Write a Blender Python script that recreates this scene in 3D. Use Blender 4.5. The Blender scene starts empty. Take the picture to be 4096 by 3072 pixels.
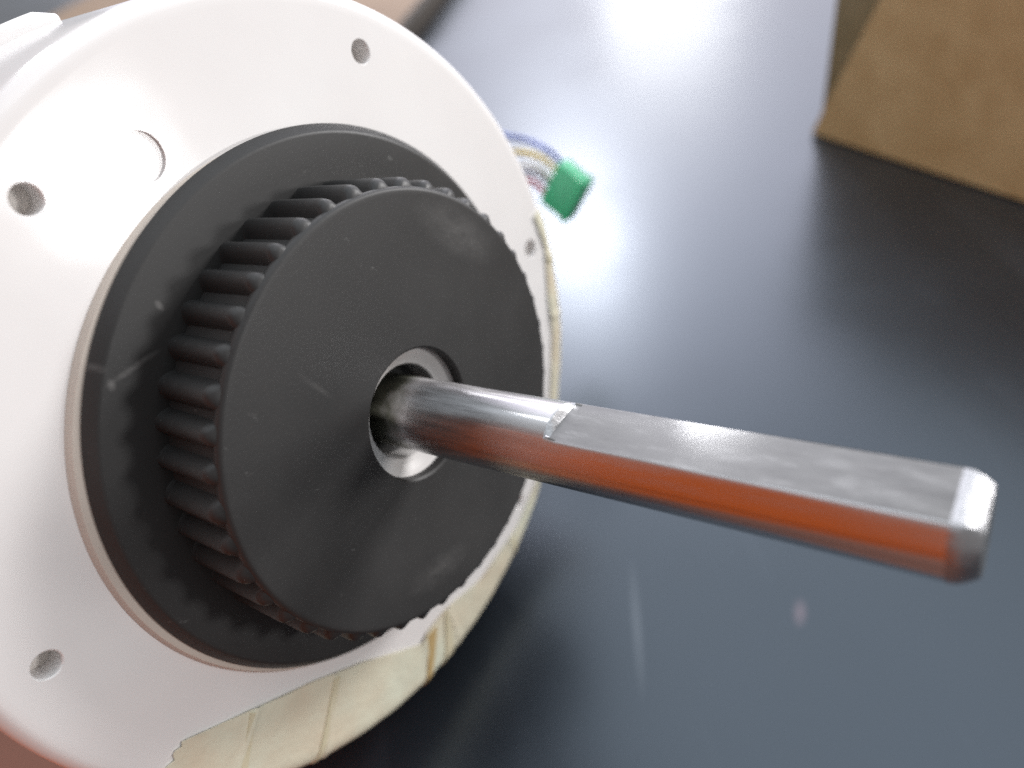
import bpy, bmesh, math, random
from mathutils import Vector, Matrix

random.seed(4)
scene = bpy.context.scene
COL = scene.collection
U = 0.025                      # radius of the pulley front disc, metres
MM = 0.001

# ------------------------------------------------------------------ camera
cam_data = bpy.data.cameras.new("camera")
cam = bpy.data.objects.new("camera", cam_data)
COL.objects.link(cam)
cam.matrix_world = Matrix(((0.9781476, 0.20791169, 0.0, 0.0),
                           (-0.13912008, 0.6545085, -0.74314483, 0.0),
                           (-0.1545085, 0.72690533, 0.66913061, 0.1107255),
                           (0, 0, 0, 1)))
cam_data.sensor_width = 36.0
cam_data.lens = 36.0 * 2997.9 / 4096.0
cam_data.clip_start = 0.002
cam_data.clip_end = 60.0
cam_data.dof.use_dof = True
cam_data.dof.focus_distance = 2.95 * U
cam_data.dof.aperture_fstop = 14.0
scene.camera = cam
scene.cycles.caustics_reflective = False
scene.cycles.sample_clamp_indirect = 1.5
scene.cycles.blur_glossy = 1.0
scene.cycles.caustics_refractive = False
scene.cycles.use_denoising = False      # keep the grain of a small hand-held camera

# ------------------------------------------------------------------ light
world = bpy.data.worlds.new("World")
scene.world = world
world.use_nodes = True
bg = world.node_tree.nodes["Background"]
bg.inputs[0].default_value = (0.98, 0.97, 0.97, 1)
bg.inputs[1].default_value = 0.42


def lamp(name, loc, target, sx, sy, power, color=(1, 1, 1)):
    d = bpy.data.lights.new(name, 'AREA')
    d.shape = 'RECTANGLE'
    d.size, d.size_y, d.energy, d.color = sx, sy, power, color
    o = bpy.data.objects.new(name, d)
    COL.objects.link(o)
    o.location = loc
    o.rotation_euler = (Vector(target) - Vector(loc)).to_track_quat('-Z', 'Y').to_euler()
    return o


lamp("ceiling_lamp", (0.335, 2.35, 1.40), (0.02, 0.16, 0.0), 0.22, 0.18, 11.5, (0.97, 0.97, 1.0))
lamp("ceiling_lamp", (1.15, 3.86, 1.06), (0.1, 0.3, 0.0), 0.58, 0.36, 9, (1.0, 0.99, 0.97))
lamp("ceiling_lamp", (-1.00, 1.62, 1.52), (0.0, 0.06, 0.05), 0.22, 0.60, 12, (0.97, 0.98, 1.0))
lamp("window_wall", (0.9, 4.2, 1.3), (0.9, 0.0, 1.3), 5.0, 2.6, 64, (0.90, 0.87, 1.0))
lamp("ceiling_fill", (0.55, 3.1, 2.0), (0.55, 3.1, 0.0), 3.0, 2.2, 60, (0.88, 0.87, 1.0))  # added glowing panel, brightens the far ceiling that the bench reflects
lamp("window_light", (1.25, 0.66, 0.52), (-0.02, 0.06, 0.06), 0.45, 0.35, 23, (1.0, 0.985, 0.98))
lamp("highlight_fill", (1.35, -0.38, 0.15), (-0.02, 0.06, 0.06), 0.20, 0.17, 6.3, (1.0, 0.985, 0.975))  # added unseen light for the housing's highlight and frontal fill
lamp("ceiling_fill", (0.3, 0.45, 1.6), (0.3, 0.45, 0.0), 2.4, 2.0, 23, (0.82, 0.92, 1.0))  # added overhead fill, stands in for ambient light from the ceiling

scene.view_settings.view_transform = 'Standard'
scene.view_settings.look = 'None'
scene.view_settings.exposure = 0.0
scene.view_settings.gamma = 1.0


# ------------------------------------------------------------------ helpers
def nodes_of(name):
    m = bpy.data.materials.new(name)
    m.use_nodes = True
    nt = m.node_tree
    return m, nt, nt.nodes["Principled BSDF"]


def N(nt, kind, **kw):
    n = nt.nodes.new(kind)
    for k, v in kw.items():
        if k.startswith('i_'):
            n.inputs[k[2:].replace('_', ' ')].default_value = v
        else:
            setattr(n, k, v)
    return n


def L(nt, a, b):
    nt.links.new(a, b)


def ramp(nt, src, stops):
    r = N(nt, 'ShaderNodeValToRGB')
    cr = r.color_ramp
    while len(cr.elements) > len(stops):
        cr.elements.remove(cr.elements[-1])
    while len(cr.elements) < len(stops):
        cr.elements.new(0.5)
    for e, (p, c) in zip(cr.elements, stops):
        e.position = p
        e.color = c if len(c) == 4 else (*c, 1)
    L(nt, src, r.inputs[0])
    return r.outputs[0]


def g(v):
    return (v, v, v, 1)


def bump(nt, bsdf, height, strength, dist):
    b = N(nt, 'ShaderNodeBump')
    b.inputs['Strength'].default_value = strength
    b.inputs['Distance'].default_value = dist
    L(nt, height, b.inputs['Height'])
    L(nt, b.outputs[0], bsdf.inputs['Normal'])


def mesh_obj(name, bm, mat, parent=None, smooth=35):
    me = bpy.data.meshes.new(name)
    bm.normal_update()
    bm.to_mesh(me)
    bm.free()
    if smooth:
        for p in me.polygons:
            p.use_smooth = True
        me.set_sharp_from_angle(angle=math.radians(smooth))
    for m in (mat if isinstance(mat, (list, tuple)) else [mat]):
        me.materials.append(m)
    o = bpy.data.objects.new(name, me)
    COL.objects.link(o)
    if parent:
        o.parent = parent
    return o


def tag(o, label, cat=None, group=None, kind=None):
    o["label"] = label
    if cat:
        o["category"] = cat
    if group:
        o["group"] = group
    if kind:
        o["kind"] = kind
    return o


S0 = 1.75                       # axial offset: local z = (s + S0) * U


def P(R, th, s):
    return Vector((R * math.cos(th) * U, R * math.sin(th) * U, (s + S0) * U))


def lathe(profile, segs=192, closed=True):
    """profile: list of (R, s); closed -> ring-shaped solid (first joined to last)."""
    bm = bmesh.new()
    rings = []
    for R, s in profile:
        if R < 1e-6:
            rings.append([bm.verts.new(P(0, 0, s))])
        else:
            rings.append([bm.verts.new(P(R, 2 * math.pi * i / segs, s)) for i in range(segs)])
    pairs = list(zip(rings[:-1], rings[1:]))
    if closed:
        pairs.append((rings[-1], rings[0]))
    for a, b in pairs:
        for i in range(segs):
            j = (i + 1) % segs
            if len(a) == 1 and len(b) == 1:
                break
            if len(a) == 1:
                bm.faces.new((a[0], b[j], b[i]))
            elif len(b) == 1:
                bm.faces.new((a[i], a[j], b[0]))
            else:
                bm.faces.new((a[i], a[j], b[j], b[i]))
    bmesh.ops.recalc_face_normals(bm, faces=bm.faces)
    return bm


def arc(cx, cs, r, a0, a1, n):
    return [(cx + r * math.cos(math.radians(a0 + (a1 - a0) * i / n)),
             cs + r * math.sin(math.radians(a0 + (a1 - a0) * i / n))) for i in range(n + 1)]


def box_bm(ox, ax, ay, az, bevel=0.0, seg=2):
    bm = bmesh.new()
    vs = {}
    for i in (0, 1):
        for j in (0, 1):
            for k in (0, 1):
                vs[i, j, k] = bm.verts.new(Vector(ox) + Vector(ax) * i + Vector(ay) * j + Vector(az) * k)
    for f in (((0, 0, 0), (0, 1, 0), (1, 1, 0), (1, 0, 0)), ((0, 0, 1), (1, 0, 1), (1, 1, 1), (0, 1, 1)),
              ((0, 0, 0), (1, 0, 0), (1, 0, 1), (0, 0, 1)), ((0, 1, 0), (0, 1, 1), (1, 1, 1), (1, 1, 0)),
              ((0, 0, 0), (0, 0, 1), (0, 1, 1), (0, 1, 0)), ((1, 0, 0), (1, 1, 0), (1, 1, 1), (1, 0, 1))):
        bm.faces.new([vs[c] for c in f])
    bmesh.ops.recalc_face_normals(bm, faces=bm.faces)
    if bevel:
        bmesh.ops.bevel(bm, geom=list(bm.edges), offset=bevel, segments=seg, affect='EDGES', profile=0.5)
    return bm


def tube_bm(points, r, segs=10):
    """smooth tube through points (Catmull-Rom)."""
    pts = [Vector(p) for p in points]
    path = []
    ext = [pts[0] * 2 - pts[1]] + pts + [pts[-1] * 2 - pts[-2]]
    for i in range(1, len(ext) - 2):
        p0, p1, p2, p3 = ext[i - 1:i + 3]
        for k in range(10):
            t = k / 10
            path.append(0.5 * ((2 * p1) + (p2 - p0) * t + (2 * p0 - 5 * p1 + 4 * p2 - p3) * t * t
                               + (3 * p1 - p0 - 3 * p2 + p3) * t ** 3))
    path.append(pts[-1])
    bm = bmesh.new()
    rings = []
    n0 = Vector((0, 0, 1))
    for i, p in enumerate(path):
        t = (path[min(i + 1, len(path) - 1)] - path[max(i - 1, 0)]).normalized()
        x = (n0 - t * n0.dot(t)).normalized()
        y = t.cross(x)
        rings.append([bm.verts.new(p + (x * math.cos(2 * math.pi * k / segs) + y * math.sin(2 * math.pi * k / segs)) * r)
                      for k in range(segs)])
    for a, b in zip(rings[:-1], rings[1:]):
        for k in range(segs):
            bm.faces.new((a[k], a[(k + 1) % segs], b[(k + 1) % segs], b[k]))
    bm.faces.new(rings[0])
    bm.faces.new(rings[-1])
    bmesh.ops.recalc_face_normals(bm, faces=bm.faces)
    return bm


# ------------------------------------------------------------------ materials
def mat_white():
    m, nt, b = nodes_of("white_plastic")
    tc = N(nt, 'ShaderNodeTexCoord')
    n1 = N(nt, 'ShaderNodeTexNoise')
    n1.inputs['Scale'].default_value = 60
    n1.inputs['Detail'].default_value = 5
    L(nt, tc.outputs['Object'], n1.inputs['Vector'])
    c = ramp(nt, n1.outputs[0], [(0.25, (0.76, 0.735, 0.725)), (0.75, (0.81, 0.79, 0.78))])
    n3 = N(nt, 'ShaderNodeTexNoise')
    n3.inputs['Scale'].default_value = 420
    n3.inputs['Detail'].default_value = 3
    L(nt, tc.outputs['Object'], n3.inputs['Vector'])
    spk = ramp(nt, n3.outputs[0], [(0.74, g(0)), (0.80, g(0.35))])
    mx = N(nt, 'ShaderNodeMix', data_type='RGBA')
    L(nt, spk, mx.inputs[0])
    L(nt, c, mx.inputs[6])
    mx.inputs[7].default_value = (0.45, 0.42, 0.40, 1)
    L(nt, mx.outputs[2], b.inputs['Base Color'])
    b.inputs['Roughness'].default_value = 0.13
    b.inputs['Specular IOR Level'].default_value = 0.5
    b.inputs['Subsurface Weight'].default_value = 0.0
    n2 = N(nt, 'ShaderNodeTexNoise')
    n2.inputs['Scale'].default_value = 90
    n2.inputs['Detail'].default_value = 2
    L(nt, tc.outputs['Object'], n2.inputs['Vector'])
    bump(nt, b, n2.outputs[0], 0.10, 0.0008)
    return m


def mat_black(name, base=0.028, rough=0.52, dust=0.5):
    m, nt, b = nodes_of(name)
    tc = N(nt, 'ShaderNodeTexCoord')
    big = N(nt, 'ShaderNodeTexNoise')
    big.inputs['Scale'].default_value = 45
    big.inputs['Detail'].default_value = 6
    L(nt, tc.outputs['Object'], big.inputs['Vector'])
    c = ramp(nt, big.outputs[0], [(0.28, (base * 0.72,) * 3), (0.52, (base, base * 0.98, base * 0.97)), (0.76, (base * 1.5, base * 1.48, base * 1.46))])
    # fine dust specks and short scuffs
    mp = N(nt, 'ShaderNodeMapping')
    mp.inputs['Scale'].default_value = (1.0, 0.45, 1.0)
    mp.inputs['Rotation'].default_value = (0, 0, 0.7)
    L(nt, tc.outputs['Object'], mp.inputs['Vector'])
    fn = N(nt, 'ShaderNodeTexNoise')
    fn.inputs['Scale'].default_value = 900
    fn.inputs['Detail'].default_value = 4
    fn.inputs['Roughness'].default_value = 0.7
    L(nt, mp.outputs[0], fn.inputs['Vector'])
    sp = ramp(nt, fn.outputs[0], [(0.66, g(0)), (0.80, g(dust))])
    mk = N(nt, 'ShaderNodeTexNoise')
    mk.inputs['Scale'].default_value = 70
    L(nt, tc.outputs['Object'], mk.inputs['Vector'])
    mkr = ramp(nt, mk.outputs[0], [(0.46, g(0.08)), (0.66, g(1))])
    ml = N(nt, 'ShaderNodeMath', operation='MULTIPLY')
    L(nt, sp, ml.inputs[0])
    L(nt, mkr, ml.inputs[1])
    mx = N(nt, 'ShaderNodeMix', data_type='RGBA')
    L(nt, ml.outputs[0], mx.inputs[0])
    L(nt, c, mx.inputs[6])
    mx.inputs[7].default_value = (0.30, 0.30, 0.29, 1)
    prev = mx.outputs[2]
    for ctr, rot, hs, amt in (((0.0036, 0.0310), 1.4, (0.0009, 0.0005), 0.22), ((0.0038, 0.0279), -0.94, (0.0032, 0.0004), 0.30),
                              ((0.0022, 0.0298), 0.3, (0.0007, 0.0005), 0.35), ((0.0094, 0.0260), 0.8, (0.0007, 0.0004), 0.4),
                              ((0.0031, 0.0147), 1.08, (0.0030, 0.0004), 0.10), ((0.0208, -0.0035), 1.36, (0.0080, 0.0030), 0.16),
                              ((-0.0190, -0.0060), 1.9, (0.0060, 0.0022), 0.12)):
        m2 = N(nt, 'ShaderNodeMapping', vector_type='TEXTURE')
        m2.inputs['Location'].default_value = (*ctr, 0)
        m2.inputs['Rotation'].default_value = (0, 0, rot)
        m2.inputs['Scale'].default_value = (*hs, 100)
        L(nt, tc.outputs['Object'], m2.inputs['Vector'])
        gd = N(nt, 'ShaderNodeTexGradient', gradient_type='SPHERICAL')
        L(nt, m2.outputs[0], gd.inputs[0])
        fr = ramp(nt, fn.outputs[0], [(0.30, g(0.25)), (0.62, g(1))])
        ml = N(nt, 'ShaderNodeMath', operation='MULTIPLY')
        L(nt, gd.outputs[1], ml.inputs[0])
        L(nt, fr, ml.inputs[1])
        ms = N(nt, 'ShaderNodeMath', operation='MULTIPLY')
        L(nt, ml.outputs[0], ms.inputs[0])
        ms.inputs[1].default_value = amt
        m3 = N(nt, 'ShaderNodeMix', data_type='RGBA')
        L(nt, ms.outputs[0], m3.inputs[0])
        L(nt, prev, m3.inputs[6])
        m3.inputs[7].default_value = (0.36, 0.35, 0.34, 1)
        prev = m3.outputs[2]
    L(nt, prev, b.inputs['Base Color'])
    rr = ramp(nt, big.outputs[0], [(0.3, g(rough - 0.07)), (0.7, g(rough + 0.08))])
    L(nt, rr, b.inputs['Roughness'])
    b.inputs['Specular IOR Level'].default_value = 0.35
    gr = N(nt, 'ShaderNodeTexNoise')
    gr.inputs['Scale'].default_value = 2600
    gr.inputs['Detail'].default_value = 3
    L(nt, tc.outputs['Object'], gr.inputs['Vector'])
    bump(nt, b, gr.outputs[0], 0.12, 0.00008)
    return m


def mat_steel_round():
    m, nt, b = nodes_of("ground_steel")
    b.inputs['Metallic'].default_value = 1
    tc = N(nt, 'ShaderNodeTexCoord')
    mp = N(nt, 'ShaderNodeMapping')
    mp.inputs['Scale'].default_value = (1, 1, 0.10)
    L(nt, tc.outputs['Object'], mp.inputs['Vector'])
    n = N(nt, 'ShaderNodeTexNoise')
    n.inputs['Scale'].default_value = 1400
    n.inputs['Detail'].default_value = 4
    L(nt, mp.outputs[0], n.inputs['Vector'])
    r = ramp(nt, n.outputs[0], [(0.3, g(0.20)), (0.7, g(0.30))])
    L(nt, r, b.inputs['Roughness'])
    tg = N(nt, 'ShaderNodeTangent', direction_type='RADIAL', axis='Z')
    L(nt, tg.outputs[0], b.inputs['Tangent'])
    b.inputs['Anisotropic'].default_value = 0.92
    b.inputs['Anisotropic Rotation'].default_value = 0.25
    bump(nt, b, n.outputs[0], 0.04, 0.00005)
    # olive assembly residue at the root of the shaft
    sx = N(nt, 'ShaderNodeSeparateXYZ')
    L(nt, tc.outputs['Object'], sx.inputs[0])
    n2 = N(nt, 'ShaderNodeTexNoise')
    n2.inputs['Scale'].default_value = 260
    n2.inputs['Detail'].default_value = 5
    L(nt, tc.outputs['Object'], n2.inputs['Vector'])
    ad = N(nt, 'ShaderNodeMath', operation='MULTIPLY_ADD')
    L(nt, n2.outputs[0], ad.inputs[0])
    ad.inputs[1].default_value = -0.0075
    L(nt, sx.outputs[2], ad.inputs[2])
    f = N(nt, 'ShaderNodeMapRange')
    f.inputs['From Min'].default_value = (S0 - 0.06) * U - 0.004
    f.inputs['From Max'].default_value = (S0 + 0.05) * U - 0.004
    f.inputs['To Min'].default_value = 0.85
    f.inputs['To Max'].default_value = 0.0
    L(nt, ad.outputs[0], f.inputs['Value'])
    mx = N(nt, 'ShaderNodeMix', data_type='RGBA')
    L(nt, f.outputs[0], mx.inputs[0])
    mx.inputs[6].default_value = (0.56, 0.55, 0.56, 1)
    mx.inputs[7].default_value = (0.05, 0.055, 0.02, 1)
    L(nt, mx.outputs[2], b.inputs['Base Color'])
    return m


def mat_steel_flat():
    m, nt, b = nodes_of("milled_steel")
    b.inputs['Metallic'].default_value = 1
    tc = N(nt, 'ShaderNodeTexCoord')
    n = N(nt, 'ShaderNodeTexNoise')
    n.inputs['Scale'].default_value = 230
    n.inputs['Detail'].default_value = 7
    n.inputs['Roughness'].default_value = 0.65
    L(nt, tc.outputs['Object'], n.inputs['Vector'])
    mp = N(nt, 'ShaderNodeMapping')
    mp.inputs['Rotation'].default_value = (0.9, 0.5, 0.3)
    mp.inputs['Scale'].default_value = (1, 5, 1)
    L(nt, tc.outputs['Object'], mp.inputs['Vector'])
    L(nt, mp.outputs[0], n.inputs['Vector'])
    c = ramp(nt, n.outputs[0], [(0.3, (0.08, 0.08, 0.078)), (0.55, (0.14, 0.14, 0.137)), (0.75, (0.26, 0.26, 0.258))])
    L(nt, c, b.inputs['Base Color'])
    r = ramp(nt, n.outputs[0], [(0.3, g(0.50)), (0.7, g(0.68))])
    L(nt, r, b.inputs['Roughness'])
    b.inputs['Coat Weight'].default_value = 0.5
    b.inputs['Coat Roughness'].default_value = 0.12
    n2 = N(nt, 'ShaderNodeTexNoise')
    n2.inputs['Scale'].default_value = 380
    n2.inputs['Detail'].default_value = 5
    L(nt, tc.outputs['Object'], n2.inputs['Vector'])
    bump(nt, b, n2.outputs[0], 0.16, 0.0003)
    return m


def mat_steel_rough():
    m, nt, b = nodes_of("torn_steel")
    b.inputs['Metallic'].default_value = 1
    b.inputs['Base Color'].default_value = (0.36, 0.36, 0.37, 1)
    b.inputs['Roughness'].default_value = 0.42
    tc = N(nt, 'ShaderNodeTexCoord')
    n = N(nt, 'ShaderNodeTexNoise')
    n.inputs['Scale'].default_value = 1100
    n.inputs['Detail'].default_value = 4
    L(nt, tc.outputs['Object'], n.inputs['Vector'])
    bump(nt, b, n.outputs[0], 0.45, 0.00025)
    return m


def mat_tape(name, c0, c1):
    m, nt, b = nodes_of(name)
    tc = N(nt, 'ShaderNodeTexCoord')
    n = N(nt, 'ShaderNodeTexNoise')
    n.inputs['Scale'].default_value = 130
    n.inputs['Detail'].default_value = 4
    L(nt, tc.outputs['Object'], n.inputs['Vector'])
    c = ramp(nt, n.outputs[0], [(0.3, c0), (0.7, c1)])
    L(nt, c, b.inputs['Base Color'])
    b.inputs['Roughness'].default_value = 0.55
    n2 = N(nt, 'ShaderNodeTexNoise')
    n2.inputs['Scale'].default_value = 500
    n2.inputs['Detail'].default_value = 3
    L(nt, tc.outputs['Object'], n2.inputs['Vector'])
    bump(nt, b, n2.outputs[0], 0.3, 0.0005)
    return m


def mat_table():
    m, nt, b = nodes_of("bench_top")
    tc = N(nt, 'ShaderNodeTexCoord')
    n = N(nt, 'ShaderNodeTexNoise')
    n.inputs['Scale'].default_value = 22
    n.inputs['Detail'].default_value = 6
    L(nt, tc.outputs['Object'], n.inputs['Vector'])
    c = ramp(nt, n.outputs[0], [(0.3, (0.011, 0.014, 0.019)), (0.72, (0.017, 0.022, 0.029))])
    # wiped smears
    mp = N(nt, 'ShaderNodeMapping')
    mp.inputs['Rotation'].default_value = (0, 0, 0.2)
    mp.inputs['Scale'].default_value = (1.0, 0.16, 1)
    L(nt, tc.outputs['Object'], mp.inputs['Vector'])
    n2 = N(nt, 'ShaderNodeTexNoise')
    n2.inputs['Scale'].default_value = 75
    n2.inputs['Detail'].default_value = 3
    L(nt, mp.outputs[0], n2.inputs['Vector'])
    sm = ramp(nt, n2.outputs[0], [(0.60, g(0)), (0.85, g(0.16))])
    mx = N(nt, 'ShaderNodeMix', data_type='RGBA')
    L(nt, sm, mx.inputs[0])
    L(nt, c, mx.inputs[6])
    mx.inputs[7].default_value = (0.10, 0.115, 0.14, 1)
    # a dried drip and a pinkish spot
    prev = mx.outputs[2]
    for ctr, rot, hs, colr, amt in (((0.0115, 0.061, 0), 1.38, (0.013, 0.0012, 1), (0.20, 0.22, 0.24, 1), 0.35),
                                    ((0.0364, 0.0571, 0), 1.1, (0.0030, 0.0014, 1), (0.30, 0.20, 0.22, 1), 0.45)):
        m2 = N(nt, 'ShaderNodeMapping', vector_type='TEXTURE')
        m2.inputs['Location'].default_value = ctr
        m2.inputs['Rotation'].default_value = (0, 0, rot)
        m2.inputs['Scale'].default_value = hs
        L(nt, tc.outputs['Object'], m2.inputs['Vector'])
        gd = N(nt, 'ShaderNodeTexGradient', gradient_type='SPHERICAL')
        L(nt, m2.outputs[0], gd.inputs[0])
        ml = N(nt, 'ShaderNodeMath', operation='MULTIPLY')
        L(nt, gd.outputs[1], ml.inputs[0])
        ml.inputs[1].default_value = amt
        m3 = N(nt, 'ShaderNodeMix', data_type='RGBA')
        L(nt, ml.outputs[0], m3.inputs[0])
        L(nt, prev, m3.inputs[6])
        m3.inputs[7].default_value = colr
        prev = m3.outputs[2]
    L(nt, prev, b.inputs['Base Color'])
    rr = ramp(nt, n.outputs[0], [(0.3, g(0.27)), (0.7, g(0.33))])
    L(nt, rr, b.inputs['Roughness'])
    b.inputs['Specular IOR Level'].default_value = 1.0
    b.inputs['Specular Tint'].default_value = (0.76, 0.87, 1.0, 1)
    return m


def mat_wood(name, c0, c1, rough=0.5):
    m, nt, b = nodes_of(name)
    tc = N(nt, 'ShaderNodeTexCoord')
    mp = N(nt, 'ShaderNodeMapping')
    mp.inputs['Rotation'].default_value = (0, 0, -1.1)
    mp.inputs['Scale'].default_value = (1, 7, 7)
    L(nt, tc.outputs['Object'], mp.inputs['Vector'])
    n = N(nt, 'ShaderNodeTexNoise')
    n.inputs['Scale'].default_value = 14
    n.inputs['Detail'].default_value = 7
    n.inputs['Distortion'].default_value = 0.6
    L(nt, mp.outputs[0], n.inputs['Vector'])
    c = ramp(nt, n.outputs[0], [(0.3, c0), (0.7, c1)])
    L(nt, c, b.inputs['Base Color'])
    b.inputs['Roughness'].default_value = rough
    return m


def mat_plain(name, col, rough=0.45, metal=0.0, noise=0.12, scale=150):
    m, nt, b = nodes_of(name)
    tc = N(nt, 'ShaderNodeTexCoord')
    n = N(nt, 'ShaderNodeTexNoise')
    n.inputs['Scale'].default_value = scale
    n.inputs['Detail'].default_value = 4
    L(nt, tc.outputs['Object'], n.inputs['Vector'])
    c = ramp(nt, n.outputs[0], [(0.3, tuple(x * (1 - noise) for x in col)), (0.7, tuple(min(1, x * (1 + noise)) for x in col))])
    L(nt, c, b.inputs['Base Color'])
    b.inputs['Roughness'].default_value = rough
    b.inputs['Metallic'].default_value = metal
    return m


WHITE = mat_white()
BLACK = mat_black("black_moulded_plastic")
BLACK_RIB = mat_black("black_rib_plastic", base=0.028, rough=0.48, dust=0.45)
STEEL = mat_steel_round()
STEEL_FLAT = mat_steel_flat()
STEEL_TORN = mat_steel_rough()
TAPE = mat_tape("cream_tape", (0.66, 0.58, 0.44), (0.70, 0.71, 0.57))
TAPE_FOLD = mat_tape("doubled_tape", (0.42, 0.29, 0.12), (0.52, 0.38, 0.18))
TAPE_SEAM = mat_tape("creased_tape", (0.58, 0.53, 0.37), (0.66, 0.60, 0.43))
TABLE = mat_table()
SEAL = mat_plain("dark_seal_rubber", (0.05, 0.05, 0.05), 0.4)
WASHER = mat_plain("white_bush_plastic", (0.66, 0.64, 0.63), 0.4, noise=0.05)

# ------------------------------------------------------------------ setting
bm = bmesh.new()
bmesh.ops.create_grid(bm, x_segments=1, y_segments=1, size=1.0)
for v in bm.verts:
    v.co = Vector((v.co.x * 2.2, v.co.y * 2.2 + 1.2, 0))
table = mesh_obj("table_top", bm, TABLE, smooth=0)
tag(table, "dark blue-grey glossy bench top with lamp reflections", kind="structure")

# ------------------------------------------------------------------ motor
root = bpy.data.objects.new("electric_motor", None)
COL.objects.link(root)
tag(root, "white plastic motor with black toothed pulley and long steel D-shaft, lying on the bench", "motor")
ax = Vector((0.75222862, -0.63334744, 0.18172264)).normalized()
ux = Vector((0.30515536, 0.57930179, 0.75583705))
ux = (ux - ax * ux.dot(ax)).normalized()
vx = ax.cross(ux)
Cw = Vector((-10.79946849, 61.65621657, 53.67613251)) * MM
base = Cw - ax * S0 * U
root.matrix_world = Matrix(((ux.x, vx.x, ax.x, base.x), (ux.y, vx.y, ax.y, base.y),
                            (ux.z, vx.z, ax.z, base.z), (0, 0, 0, 1)))

# --- housing: one lathed shell with bored screw holes and a shallow moulded recess
FACE_IN, FACE_OUT = -0.432, -0.440


def face_s(R):
    return FACE_IN + (FACE_OUT - FACE_IN) * (R - 1.34) / (1.79 - 1.34)


prof = [(0.45, -0.62), (0.45, -0.400), (0.60, -0.400), (0.62, face_s(0.62))]
prof += [(R, face_s(R)) for R in (1.0, 1.37, 1.5, 1.65, 1.735)]
prof += arc(1.755, face_s(1.755) - 0.070, 0.070, 84, 0, 8)
prof += [(1.828, -0.62), (1.838, -1.0), (1.85, -1.45), (1.85, -1.70), (1.82, -1.745), (0.45, -1.75)]
bm = lathe(prof, 224, closed=True)
housing = mesh_obj("housing", bm, WHITE, root, smooth=0)


def cutter(R, th, r, s_top, s_bot, segs=40, cone=None):
    c = P(R, math.radians(th), 0)
    bmc = bmesh.new()
    rings = []
    lev = [(r, s_top), (r, s_bot)]
    if cone:
        lev = [(r + cone * 3, s_top), (r + cone, face_s(R) + 0.002), (r, face_s(R) - cone * 0.8), (r, s_bot)]
    for rr, s in lev:
        rings.append([bmc.verts.new(Vector((c.x + rr * U * math.cos(2 * math.pi * k / segs),
                                            c.y + rr * U * math.sin(2 * math.pi * k / segs), (s + S0) * U)))
                      for k in range(segs)])
    for a, b in zip(rings[:-1], rings[1:]):
        for k in range(segs):
            bmc.faces.new((a[k], a[(k + 1) % segs], b[(k + 1) % segs], b[k]))
    bmc.faces.new(rings[0])
    bmc.faces.new(rings[-1])
    bmesh.ops.recalc_face_normals(bmc, faces=bmc.faces)
    return bmc


bmall = bmesh.new()
cut_list = [cutter(1.60, 65 - 60 * i, 0.052, -0.30, -0.60, cone=0.006) for i in range(6)]
cut_list.append(cutter(1.415, 50.8, 0.093, -0.30, face_s(1.415) - 0.013, 56))
for c in cut_list:
    tmp = bpy.data.meshes.new("tmp")
    c.to_mesh(tmp)
    c.free()
    bmall.from_mesh(tmp)
    bpy.data.meshes.remove(tmp)
cut_me = bpy.data.meshes.new("cutters")
bmall.to_mesh(cut_me)
bmall.free()
cut = bpy.data.objects.new("cutters", cut_me)
COL.objects.link(cut)
cut.parent = root
mod = housing.modifiers.new("holes", 'BOOLEAN')
mod.operation = 'DIFFERENCE'
mod.object = cut
mod.solver = 'EXACT'
bpy.context.view_layer.update()
dg = bpy.context.evaluated_depsgraph_get()
new_me = bpy.data.meshes.new_from_object(housing.evaluated_get(dg))
housing.modifiers.clear()
housing.data = new_me
bpy.data.objects.remove(cut)
for p in new_me.polygons:
    p.use_smooth = True
new_me.set_sharp_from_angle(angle=math.radians(24))

# threaded brass-grey inserts at the bottom of the bores
INSERT = mat_plain("dull_insert", (0.70, 0.66, 0.62), 0.5)
for i in range(6):
    th = math.radians(65 - 60 * i)
    bm = cutter(1.60, 65 - 60 * i, 0.0515, -0.540, -0.598, 28)
    mesh_obj("screw_insert", bm, INSERT, housing)

# mounting lug on the upper left of the housing side
bm = bmesh.new()
rings = []
n = 24
for i in range(n + 1):
    th = math.radians(35.5 + 32 * i / n)
    k = min(1, i / 2.0, (n - i) / 2.0)
    top = 1.862 + 0.042 * (0.25 + 0.75 * k)
    rings.append([bm.verts.new(P(R, th, s)) for R, s in ((1.80, -1.22), (top - 0.012, -1.22), (top, -1.235), (top, -1.485), (top - 0.012, -1.50), (1.80, -1.50))])
for a, b in zip(rings[:-1], rings[1:]):
    for k in range(6):
        bm.faces.new((a[k], a[(k + 1) % 6], b[(k + 1) % 6], b[k]))
bm.faces.new(rings[0])
bm.faces.new(rings[-1])
bmesh.ops.recalc_face_normals(bm, faces=bm.faces)
mesh_obj("mounting_lug", bm, WHITE, housing)

# added off-centre beige ring, standing in for the shadow band beside the flange
SHADOW_RING = mat_plain("beige_shadow_ring", (0.56, 0.50, 0.44), 0.55, noise=0.06, scale=90)
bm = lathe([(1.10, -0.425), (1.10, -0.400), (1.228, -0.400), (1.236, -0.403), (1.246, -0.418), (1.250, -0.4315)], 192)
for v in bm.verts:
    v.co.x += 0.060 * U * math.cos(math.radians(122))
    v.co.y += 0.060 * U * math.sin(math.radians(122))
sr = mesh_obj("shadow_ring", bm, SHADOW_RING, housing)
tag(sr, "added beige ring for the shadow band at the left edge of the black pulley")

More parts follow.
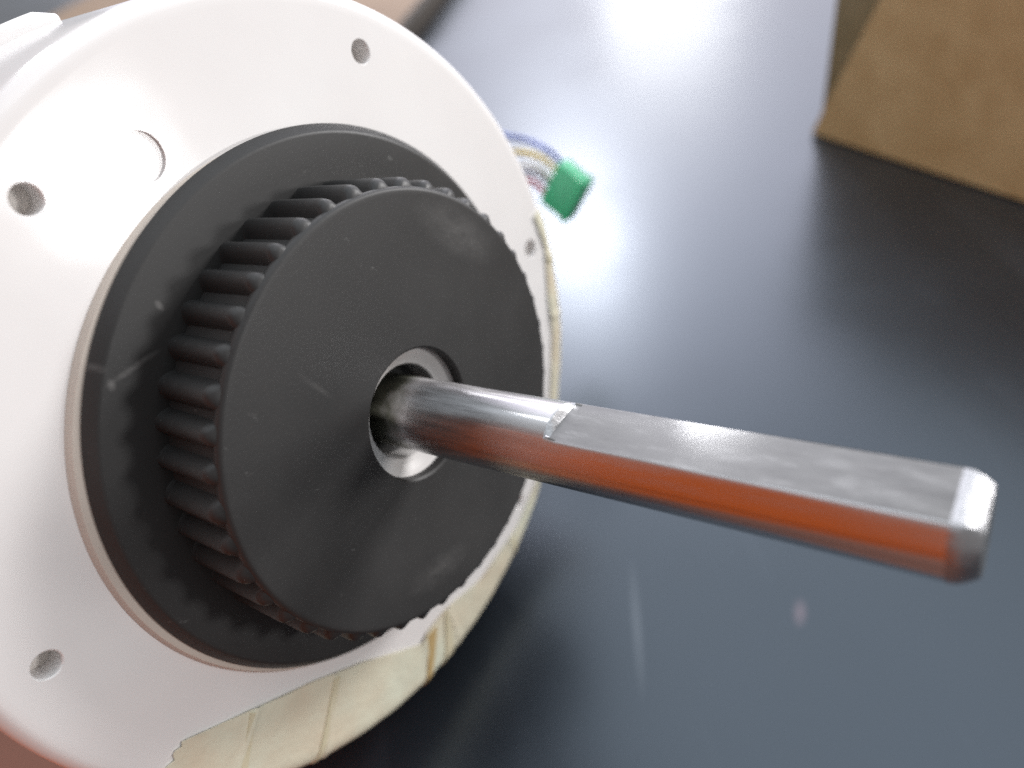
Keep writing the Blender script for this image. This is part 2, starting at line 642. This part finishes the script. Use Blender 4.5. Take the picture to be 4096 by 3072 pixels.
# --- pulley
PULLEY_HOLE = 0.298
prof = [(PULLEY_HOLE, -0.398), (1.25, -0.399), (1.262, -0.397), (1.265, -0.392), (1.263, -0.386), (1.234, -0.350), (1.228, -0.3455), (1.218, -0.344)] + \
       [(1.10, -0.346), (1.06, -0.347), (0.976, -0.348), (0.976, -0.060), (0.985, -0.046)] + \
       arc(0.966, -0.024, 0.024, -20, 88, 8) + [(0.955, 0.0005), (0.80, 0.002), (0.55, 0.003), (PULLEY_HOLE + 0.010, 0.003),
                                              (PULLEY_HOLE, -0.006)]
bm = lathe(prof, 224, closed=True)
pulley = mesh_obj("pulley", bm, BLACK, root, smooth=30)

NT = 44
bm = bmesh.new()
half = 0.041
sect = [(-half * 1.40, 0.965), (-half * 1.06, 0.994), (-half * 0.72, 1.016), (-half * 0.28, 1.029), (half * 0.28, 1.029), (half * 0.72, 1.016), (half * 1.06, 0.994), (half * 1.40, 0.965)]
rings = []
for s, k, w in ((-0.353, 1.0, 1.15), (-0.340, 0.96, 1.0), (-0.318, 1.0, 1.0), (-0.060, 1.0, 1.0), (-0.034, 0.94, 1.0), (-0.020, 0.62, 0.97), (-0.012, 0.32, 0.9)):
    rings.append([bm.verts.new(Vector(((0.965 + (r - 0.965) * k) * U, y * w * U, (s + S0) * U))) for y, r in sect])
for a, b in zip(rings[:-1], rings[1:]):
    for k in range(7):
        bm.faces.new((a[k], a[k + 1], b[k + 1], b[k]))
bm.faces.new(rings[0])
bm.faces.new(rings[-1])
bmesh.ops.recalc_face_normals(bm, faces=bm.faces)
tooth0 = mesh_obj("tooth", bm, BLACK_RIB, pulley, smooth=50)
for i in range(NT):
    o = tooth0 if i == 0 else tooth0.copy()
    if i:
        COL.objects.link(o)
        o.parent = pulley
    o.rotation_euler = (0, 0, math.radians(68.4 + random.uniform(-0.22, 0.22)) + 2 * math.pi * i / NT)
    k = random.uniform(0.997, 1.003)
    o.scale = (k, k * random.uniform(0.93, 1.07), 1)

# --- white bush inside the pulley bore, dark seal behind it
bm = lathe([(0.2975, -0.050), (0.2975, -0.34), (0.222, -0.34), (0.215, -0.100), (0.222, -0.088), (0.250, -0.078), (0.268, -0.062)], 96)
mesh_obj("bush", bm, WASHER, root)
bm = lathe([(0.168, -0.215), (0.168, -0.26), (0.214, -0.26), (0.214, -0.20), (0.200, -0.196)], 96)
mesh_obj("shaft_seal", bm, SEAL, root)

# --- shaft
R_S, FLAT, FANG = 0.1645, 0.120, 0.6454
TIP = 2.175
bm = bmesh.new()
SEG = 112
rings = []
levels = [(-0.5, R_S, 9), (0.0, R_S, 9), (0.4, R_S, 9), (0.778, R_S, 9), (0.784, R_S, 'a'), (0.802, R_S, 'b'), (0.830, R_S, FLAT), (1.2, R_S, FLAT), (1.7, R_S, FLAT),
          (2.095, R_S, FLAT), (2.122, R_S - 0.003, FLAT - 0.001), (2.145, R_S - 0.014, FLAT - 0.009), (2.166, R_S - 0.027, FLAT - 0.020), (TIP, R_S - 0.036, FLAT - 0.028)]
rs = random.Random(3)
for s, r, d in levels:
    ring = []
    for k in range(SEG):
        t = 2 * math.pi * k / SEG
        x, y = r * math.cos(t), r * math.sin(t)
        ss = s
        if d == 'a':
            if x > FLAT:
                x = max(FLAT, x - 0.004)
                ss += rs.uniform(-0.0004, 0.0004)
        elif d == 'b':
            if x > FLAT + 0.012:
                x = FLAT + (x - FLAT) * 0.17
        elif d != 9:
            x = min(x, d)
        ca, sa = math.cos(FANG), math.sin(FANG)
        ring.append(bm.verts.new(Vector(((x * ca - y * sa) * U, (x * sa + y * ca) * U, (ss + S0) * U))))
    rings.append(ring)
for li, (a, b) in enumerate(zip(rings[:-1], rings[1:])):
    for k in range(SEG):
        f = bm.faces.new((a[k], a[(k + 1) % SEG], b[(k + 1) % SEG], b[k]))
        t = 2 * math.pi * (k + 0.5) / SEG
        onflat = R_S * math.cos(t) > FLAT
        s = levels[li][0]
        f.material_index = 1 if (onflat and s > 0.79) else (2 if (onflat and s > 0.77) else 0)
        if s > 2.09:
            f.material_index = 2
f = bm.faces.new(rings[-1])
f.material_index = 1
bm.faces.new(rings[0])
bmesh.ops.recalc_face_normals(bm, faces=bm.faces)
shaft = mesh_obj("shaft", bm, [STEEL, STEEL_FLAT, STEEL_TORN], root, smooth=22)
tag(shaft, "long steel shaft with a milled flat and chamfered tip")

# --- tape wrapped over the lower and right rim of the housing
rim_path = [(R, face_s(R)) for R in (1.36, 1.40, 1.45, 1.5, 1.55, 1.6, 1.65, 1.70, 1.735)] + \
    arc(1.755, face_s(1.755) - 0.070, 0.070, 84, 0, 8) + [(1.828, -0.60), (1.829, -0.66)]


def path_pt(R0, t, lift):
    """t in 0..1 along the housing profile from radius R0 to the end of the wrap."""
    pts = [(R0, face_s(R0))] + [p for p in rim_path if p[0] > R0 + 1e-4]
    ls = [0]
    for a, b in zip(pts[:-1], pts[1:]):
        ls.append(ls[-1] + math.hypot(b[0] - a[0], b[1] - a[1]))
    x = t * ls[-1]
    for i in range(len(pts) - 1):
        if x <= ls[i + 1] + 1e-9:
            q = (x - ls[i]) / (ls[i + 1] - ls[i])
            a, b = pts[i], pts[i + 1]
            dx, dy = b[0] - a[0], b[1] - a[1]
            l = math.hypot(dx, dy)
            return (a[0] + dx * q - dy / l * lift, a[1] + dy * q + dx / l * lift)
    return pts[-1]


KEYS = [(149.5, 1.640), (152, 1.590), (161.5, 1.462), (164, 1.440), (175, 1.372), (189, 1.385), (204.5, 1.540), (207, 1.500), (213.5, 1.490),
        (225, 1.60), (240, 1.70), (251, 1.735), (262, 1.700), (270, 1.695), (284, 1.692), (292, 1.675), (303, 1.735), (311, 1.715)]


def rin(deg):
    for (a, ra), (b, rb) in zip(KEYS[:-1], KEYS[1:]):
        if a <= deg <= b:
            # straight cut edges: interpolate along the chord
            q = (deg - a) / (b - a)
            pa = Vector((ra * math.cos(math.radians(a)), ra * math.sin(math.radians(a))))
            pb = Vector((rb * math.cos(math.radians(b)), rb * math.sin(math.radians(b))))
            return max(1.362, (pa.lerp(pb, q)).length)
    return 1.7


PLEATS = [163.0, 180.5, 205.5, 214.0, 236.0, 262.0, 288.0, 301.0]


def strip(d0, d1, step, lift0, inner=None, t1=1.0, ripple=0.0, seed=0):
    """closed thin sheet following the rim between two angles."""
    bm = bmesh.new()
    NTT = 22
    n = max(2, int((d1 - d0) / step))
    top, bot = [], []
    for i in range(n + 1):
        deg = d0 + (d1 - d0) * i / n
        R0 = (inner or rin)(deg)
        pl = sum(math.exp(-((deg - p) / 0.55) ** 2) for p in PLEATS)
        rt, rb = [], []
        for k in range(NTT + 1):
            t = t1 * k / NTT
            w = ripple * (0.5 + 0.3 * math.sin(deg * 0.31 + k * 0.22 + seed) + 0.2 * math.sin(deg * 0.83 - k * 0.3)) * (1 - 0.6 * k / NTT)
            lift = lift0 + w + 0.008 * pl * ripple / 0.006 if ripple else lift0
            end_cut = 0.0
            if i == 0:
                end_cut = 0.45 * math.sin(k * 1.9)
            a = math.radians(deg + end_cut)
            R, s = path_pt(R0, t, lift + 0.007)
            rt.append(bm.verts.new(P(R, a, s)))
            R, s = path_pt(R0, t, lift)
            rb.append(bm.verts.new(P(R, a, s)))
        top.append(rt)
        bot.append(rb)
    for i in range(n):
        for k in range(NTT):
            bm.faces.new((top[i][k], top[i + 1][k], top[i + 1][k + 1], top[i][k + 1]))
            bm.faces.new((bot[i][k], bot[i][k + 1], bot[i + 1][k + 1], bot[i + 1][k]))
        bm.faces.new((top[i][0], bot[i][0], bot[i + 1][0], top[i + 1][0]))
        bm.faces.new((top[i][NTT], top[i + 1][NTT], bot[i + 1][NTT], bot[i][NTT]))
    for i in (0, n):
        for k in range(NTT):
            bm.faces.new((top[i][k], top[i][k + 1], bot[i][k + 1], bot[i][k]))
    bmesh.ops.recalc_face_normals(bm, faces=bm.faces)
    return bm


tape = mesh_obj("masking_tape", strip(151.0, 310.5, 0.5, 0.003, ripple=0.006), TAPE, root, smooth=50)
tag(tape, "creased cream masking tape wrapped over the lower and right rim of the white housing")


def wedge(d0, w0, d1, w1, R0, lift, mat, t1=1.0):
    """a pleat where the tape is doubled: centre angle and width change from inner to outer edge."""
    bm = bmesh.new()
    K = 14
    rows = []
    for k in range(K + 1):
        t = k / K
        dc = d0 + (d1 - d0) * t
        w = w0 + (w1 - w0) * t
        R, s = path_pt(R0, t * t1, lift)
        R2, s2 = path_pt(R0, t * t1, lift - 0.010)
        a, b = math.radians(dc - w / 2), math.radians(dc + w / 2)
        rows.append([bm.verts.new(P(R, a, s)), bm.verts.new(P(R, b, s)), bm.verts.new(P(R2, b, s2)), bm.verts.new(P(R2, a, s2))])
    for a, b in zip(rows[:-1], rows[1:]):
        for j in range(4):
            bm.faces.new((a[j], a[(j + 1) % 4], b[(j + 1) % 4], b[j]))
    bm.faces.new(rows[0])
    bm.faces.new(rows[-1])
    bmesh.ops.recalc_face_normals(bm, faces=bm.faces)
    return mesh_obj("pleat", bm, mat, tape)


wedge(208.0, 2.8, 203.5, 0.9, 1.52, 0.022, TAPE_FOLD, 0.66)
wedge(213.3, 0.9, 209.5, 3.2, 1.50, 0.0195, TAPE_SEAM, 0.7)
wedge(162.2, 1.3, 165.5, 1.0, 1.47, 0.0195, TAPE_SEAM, 0.8)
wedge(181.0, 1.6, 178.5, 0.8, 1.39, 0.0195, TAPE_SEAM, 0.8)
wedge(237.0, 1.0, 234.0, 1.6, 1.69, 0.0195, TAPE_SEAM, 0.8)
wedge(300.0, 1.0, 298.0, 1.6, 1.74, 0.0195, TAPE_SEAM, 0.8)

# ------------------------------------------------------------------ green plug with coloured wires
K = 0.78
O = Vector((14.02, 143.1, 31.0))
Wv, Hv, Dv = Vector((5.37, -4.64, -5.16)) * K, Vector((6.12, 0.68, 8.92)) * K, Vector((3.74, 7.82, -3.15)) * K
ctr_p = O + (Wv + Hv + Dv) * 0.5
Wv, Hv, Dv = Wv * 1.10, Hv * 1.10, Dv * 1.06
O = ctr_p - (Wv + Hv + Dv) * 0.5 + Vector((0.2, 0, 0.45))
plug_root = bpy.data.objects.new("cable_plug", None)
COL.objects.link(plug_root)
plug_root.location = (0.0182, 0.1436, 0.0265)
tag(plug_root, "small green plug hanging on coloured wires behind the white motor", "plug")


def loc(v):
    return v * MM - Vector(plug_root.location)


GREEN = mat_plain("green_plug_plastic", (0.055, 0.46, 0.22), 0.3, noise=0.06)
DARK = mat_plain("slot_shadow_plastic", (0.015, 0.15, 0.06), 0.5)
bm = box_bm(loc(O), Wv * MM, Hv * MM, Dv * MM, 0.0006)
body = mesh_obj("plug_body", bm, GREEN, plug_root)
# raised lip at the mouth of the plug
bm = box_bm(loc(O + Wv * 0.80 - Hv * 0.03 - Dv * 0.04), Wv * 0.12 * MM, Hv * 1.06 * MM, Dv * 1.08 * MM, 0.0003)
mesh_obj("collar", bm, GREEN, body)
for i, (nm, col) in enumerate((("red", (0.55, 0.04, 0.05)), ("grey", (0.30, 0.31, 0.35)), ("white", (0.75, 0.74, 0.70)),
                               ("yellow", (0.62, 0.45, 0.06)), ("blue", (0.12, 0.17, 0.48)))):
    q = (i + 0.5) / 5
    p0 = O + Hv * q + Dv * (0.45 + 0.1 * math.sin(i * 2.1)) + Wv * 0.12
    p1 = p0 - Wv * 0.75
    spread = (i - 2)
    p2 = p0 + Vector((-13 + 0.4 * spread, 10.0 + 2.2 * spread, 3.0 + 0.9 * spread)) * K
    p3 = p0 + Vector((-30, 2 + 2.5 * spread, 8 + 1.4 * spread)) * K
    p4 = Vector((-50, 128 + 1.6 * spread, 33 + 1.5 * i))
    p5 = Vector((-47, 100, 36 + 2.2 * i))
    bm = tube_bm([loc(p) for p in (p0, p1, p2, p3, p4, p5)], 0.0006)
    w = mesh_obj("wire", bm, mat_plain(nm + "_wire_insulation", col, 0.4), plug_root, smooth=60)
    tag(w, nm + " wire")

# ------------------------------------------------------------------ wooden things behind
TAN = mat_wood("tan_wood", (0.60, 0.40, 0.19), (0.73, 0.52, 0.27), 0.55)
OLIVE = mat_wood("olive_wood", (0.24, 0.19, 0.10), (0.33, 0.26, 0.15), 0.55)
DARK_GAP_SHADE = mat_plain("backing_and_edge_shade", (0.03, 0.022, 0.016), 0.7)
e = Vector((0.4537, -0.8912, 0))
nf = Vector((-0.8912, -0.4537, 0))            # outward normal of the front
c0 = Vector((103.6, 206.0, 0)) * MM
HB = 0.073
bx = bpy.data.objects.new("wooden_box", None)
COL.objects.link(bx)
bx.location = c0
tag(bx, "tan wooden box with olive end strip standing at the upper right", "box")
bm = box_bm(-nf * 0.005, e * 0.19, -nf * 0.12, Vector((0, 0, HB)), 0.0008)
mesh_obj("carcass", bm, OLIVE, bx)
# backing strip seen as the dark joint, then the slanted front panel
bm = bmesh.new()


def prism(bm, outline, n_in, n_out):
    """outline in (along e, z) metres on the front plane, extruded along nf."""
    fr = [bm.verts.new(e * a + Vector((0, 0, z)) + nf * n_out) for a, z in outline]
    bk = [bm.verts.new(e * a + Vector((0, 0, z)) + nf * n_in) for a, z in outline]
    k = len(outline)
    bm.faces.new(fr)
    bm.faces.new(bk[::-1])
    for i in range(k):
        bm.faces.new((fr[i], bk[i], bk[(i + 1) % k], fr[(i + 1) % k]))
    bmesh.ops.recalc_face_normals(bm, faces=bm.faces)
    return bm


prism(bm, [(-0.0005, 0.0), (0.0260, HB - 0.002), (0.19, HB - 0.002), (0.19, 0.0)], -0.005, -0.0035)
mesh_obj("backing", bm, DARK_GAP_SHADE, bx, smooth=0)
bm = bmesh.new()
prism(bm, [(0.0012, 0.0006), (0.0290, HB), (0.19, HB), (0.19, 0.0006)], -0.0033, 0.0)
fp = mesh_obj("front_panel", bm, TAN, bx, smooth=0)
tag(fp, "tan front panel with slanted left edge")

# flat brown board behind the motor
bd0 = Vector((-13.4, 366.5, 0)) * MM
dr = Vector((0.33, 0.944, 0))
dl = Vector((-0.944, 0.33, 0))
brd = bpy.data.objects.new("wooden_board", None)
COL.objects.link(brd)
brd.location = bd0
tag(brd, "flat brown wooden board lying on the bench behind the white motor", "board")
BROWN = mat_wood("brown_wood", (0.17, 0.10, 0.055), (0.25, 0.155, 0.085), 0.6)
bm = box_bm(-dr * 0.03 + Vector((0, 0, 0.0004)) + dl * 0.002, dr * 0.40, dl * 0.26, Vector((0, 0, 0.0096)), 0.0006)
mesh_obj("panel", bm, BROWN, brd)
bm = box_bm(-dr * 0.031 - dl * 0.002 + Vector((0, 0, 0.0004)), dr * 0.402, dl * 0.0038, Vector((0, 0, 0.0105)), 0.0006)
mesh_obj("shaded_edge", bm, DARK_GAP_SHADE, brd)  # dark strip stands in for the shade on the board's side

# ------------------------------------------------------------------ red-brown sheet, mostly out of frame; its rise added for the shaft's reflection
REFLECTOR_SHEET, nt, b = nodes_of("red_brown_sheet")
tc = N(nt, 'ShaderNodeTexCoord')
sx = N(nt, 'ShaderNodeSeparateXYZ')
L(nt, tc.outputs['Object'], sx.inputs[0])
nz = N(nt, 'ShaderNodeTexNoise')
nz.inputs['Scale'].default_value = 300
L(nt, tc.outputs['Object'], nz.inputs['Vector'])
fac = None
for axis, lo, hi in ((1, 0.040, 0.048), (0, -0.045, -0.030)):
    ma = N(nt, 'ShaderNodeMath', operation='MULTIPLY_ADD')
    L(nt, nz.outputs[0], ma.inputs[0])
    ma.inputs[1].default_value = 0.006
    L(nt, sx.outputs[axis], ma.inputs[2])
    mr = N(nt, 'ShaderNodeMapRange')
    mr.inputs['From Min'].default_value = lo
    mr.inputs['From Max'].default_value = hi
    L(nt, ma.outputs[0], mr.inputs['Value'])
    if fac is None:
        fac = mr.outputs[0]
    else:
        mm = N(nt, 'ShaderNodeMath', operation='MAXIMUM')
        L(nt, fac, mm.inputs[0])
        L(nt, mr.outputs[0], mm.inputs[1])
        fac = mm.outputs[0]
L(nt, ramp(nt, fac, [(0.0, (0.31, 0.060, 0.010)), (1.0, (0.20, 0.10, 0.075))]), b.inputs['Base Color'])
b.inputs['Roughness'].default_value = 0.9
b.inputs['Specular IOR Level'].default_value = 0.1
bm = bmesh.new()
NX, NY = 90, 90


def sstep(x):
    x = min(1, max(0, x))
    return x * x * (3 - 2 * x)


grid = []
for i in range(NX + 1):
    row = []
    for j in range(NY + 1):
        x, y = i / NX, j / NY
        Y = -0.30 + 0.40 * y
        X0 = -0.30
        X1 = -0.072 + 0.105 * sstep((0.030 - Y) / 0.022) + 0.006 * math.sin(31 * Y) + 0.004 * math.sin(83 * Y + 1)
        X = X0 + (X1 - X0) * x
        rise = 0.34 * sstep((-X - 0.095) / 0.14)
        edge = min(1, 10 * (1 - x)) * (1 - 0.6 * sstep((X + 0.06) / 0.05))
        Zc = 0.0012 + rise + edge * (0.006 + 0.003 * math.sin(62 * X + 25 * Y) + 0.003 * math.sin(47 * Y - 30 * X + 1) + 0.0012 * math.sin(160 * X + 60 * Y))
        row.append(bm.verts.new((X, Y, max(Zc, 0.0008))))
    grid.append(row)
for i in range(NX):
    for j in range(NY):
        bm.faces.new((grid[i][j], grid[i + 1][j], grid[i + 1][j + 1], grid[i][j + 1]))
reflector_sheet = mesh_obj("reflector_sheet", bm, REFLECTOR_SHEET, smooth=180)
tag(reflector_sheet, "rumpled red-brown sheet at the bottom left corner, raised unseen to reflect in the shaft", "reflector_sheet")
sol = reflector_sheet.modifiers.new("thickness", 'SOLIDIFY')
sol.thickness = 0.0006
sol.offset = -1
